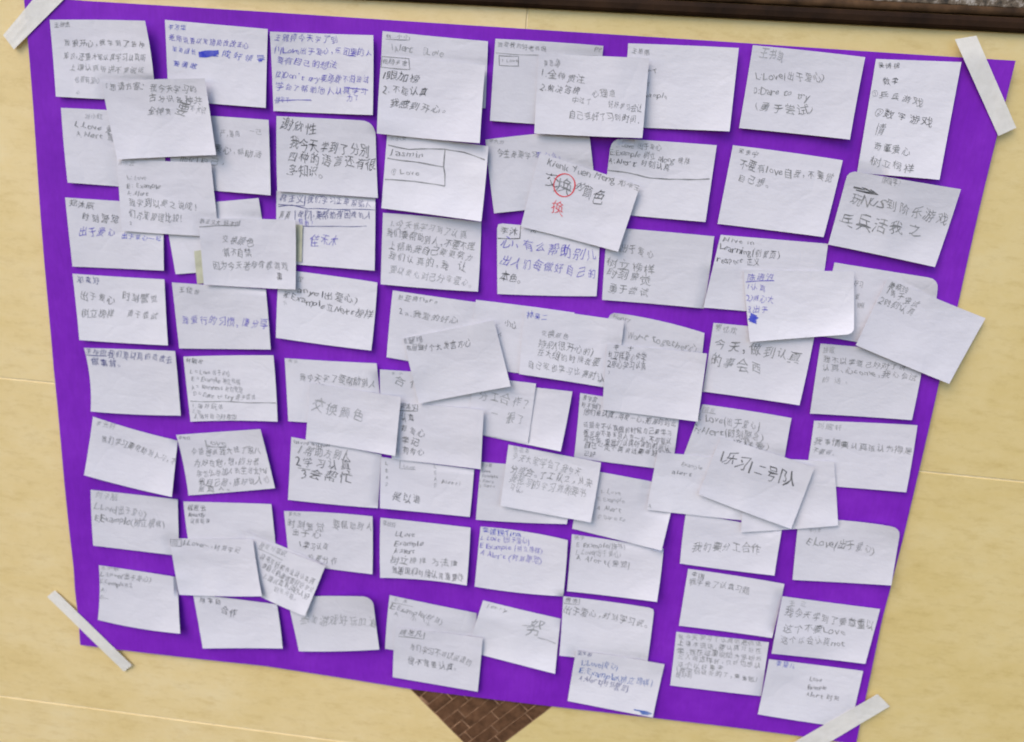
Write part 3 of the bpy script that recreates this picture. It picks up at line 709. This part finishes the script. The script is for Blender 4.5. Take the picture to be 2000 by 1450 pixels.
C('overlaid tilted card with four blurred pencil lines near the bottom middle', [(993,869),(1174,904),(1154,1021),(977,988)], [
 ('张思源',1001,876,1034,882,15,'l'),('今天大家学会了我今天',999,891,1136,921,20,'l'),('分享合。了工队之，从来',996,914,1157,946,20),('我是写的学习到很要书',996,933,1146,966,20,'l'),('习认。',996,950,1024,960,17)], r=3)
C('pale card with the single dark word alert', [(1284,884),(1470,902),(1462,1018),(1263,996)], [
 ('Example',1332,905,1372,914,12,'l'),('alert',1312,921,1352,927,14,'k'),('A',1265,988,1272,989,11,'l')], r=1)
C('blank card peeping out right of the tilted dark-ink card', [(1455,893),(1629,902),(1637,1027),(1447,1040)], [], r=1.5)
C('tilted card with one bold dark line of big characters', [(1408,854),(1591,913),(1545,1033.5),(1364,966)], [
 ('1乐习1',1406,893,1472,912,34,'k'),('二号',1474,912,1518,928,32,'k'),('队',1514,926,1558,942,44,'k')], r=3, b=3)
C('card strip peeping out above the small tilted card', [(478,1038),(628,1100),(590,1196),(500,1158)], [], r=.5)
C('small tilted card with five slanting lines at the lower left', [(494,1052),(635.5,1106),(595.5,1204),(509,1166)], [
 ('我爱分享说',506,1063,560,1084,14,'l'),([(504,1072),(552,1094)],1.1,'l'),('读书写好的作业认认真真',508,1087,614,1138,15),('做自己的事情要好好学习',512,1104,612,1156,15),('上课认真听讲的人好',514,1122,604,1168,15),('回答问题。',535,1150,580,1170,14,'l')], pen='g', r=3)
C('overlaid lower left card with a boxed character and one thin line', [(331,1052),(494,1054),(511.5,1165),(350,1162)], [
 ('回',334,1059,351,1060,13,'g'),(box(333,1053,354,1054,354,1067,334,1066),1.2,'g'),('I.Love一，时刻学记',357,1060,470,1075,15,'g')], r=3, bow=(0,0,1,0))
C('bottom edge card with a boxed name and two sentences', [(772,1226),(943,1247),(933,1351.5),(767,1323)], [
 ('姚思凡',780,1233,826,1240,14,'k'),([(778,1243),(827,1249),(829,1236)],1.3,'g'),('我们学习不可以说谎的',799,1261,922,1295,16,'g'),('很不懂要认真。',795,1288,894,1307,17,'k')], r=3)
C('bottom edge card with blue pen list and a blue scribble at its corner', [(1125,1270.5),(1298,1298),(1275,1402),(1108.5,1369.5)], [
 ('李安和',1127,1275,1156,1279,12,'n'),('L:Love(爱心)',1136,1294,1207,1303,16),('E:Example(树立榜样)',1132,1310,1276,1335,18),('A:Alert(时刻警觉)',1132,1324,1228,1344,17,'n'),
 ([(1238,1387),(1270,1392),(1250,1391),(1272,1395),(1252,1394)],3.2,'c','scribble')], pen='c', r=2)
# ---- tape at the sheet's corners
T('masking tape strip across the upper left corner of the sheet', [(112,-58),(160,-36),(27,97),(6,69)])
T('masking tape strip across the upper right corner of the sheet', [(1865,77),(1907,70),(1985,250),(1950,266)])
T('masking tape strip across the lower left corner of the sheet', [(92,1166),(107,1153),(258,1300),(242,1312)])
T('masking tape strip across the lower right corner of the sheet', [(1530,1462),(1714,1356),(1738,1380),(1560,1486)])


lay_out(CARDS)
for c in CARDS:
    o, org = build_card(c)
    if c['ink']: ink(c, o, org)
bpy.data.objects.remove(_fo)
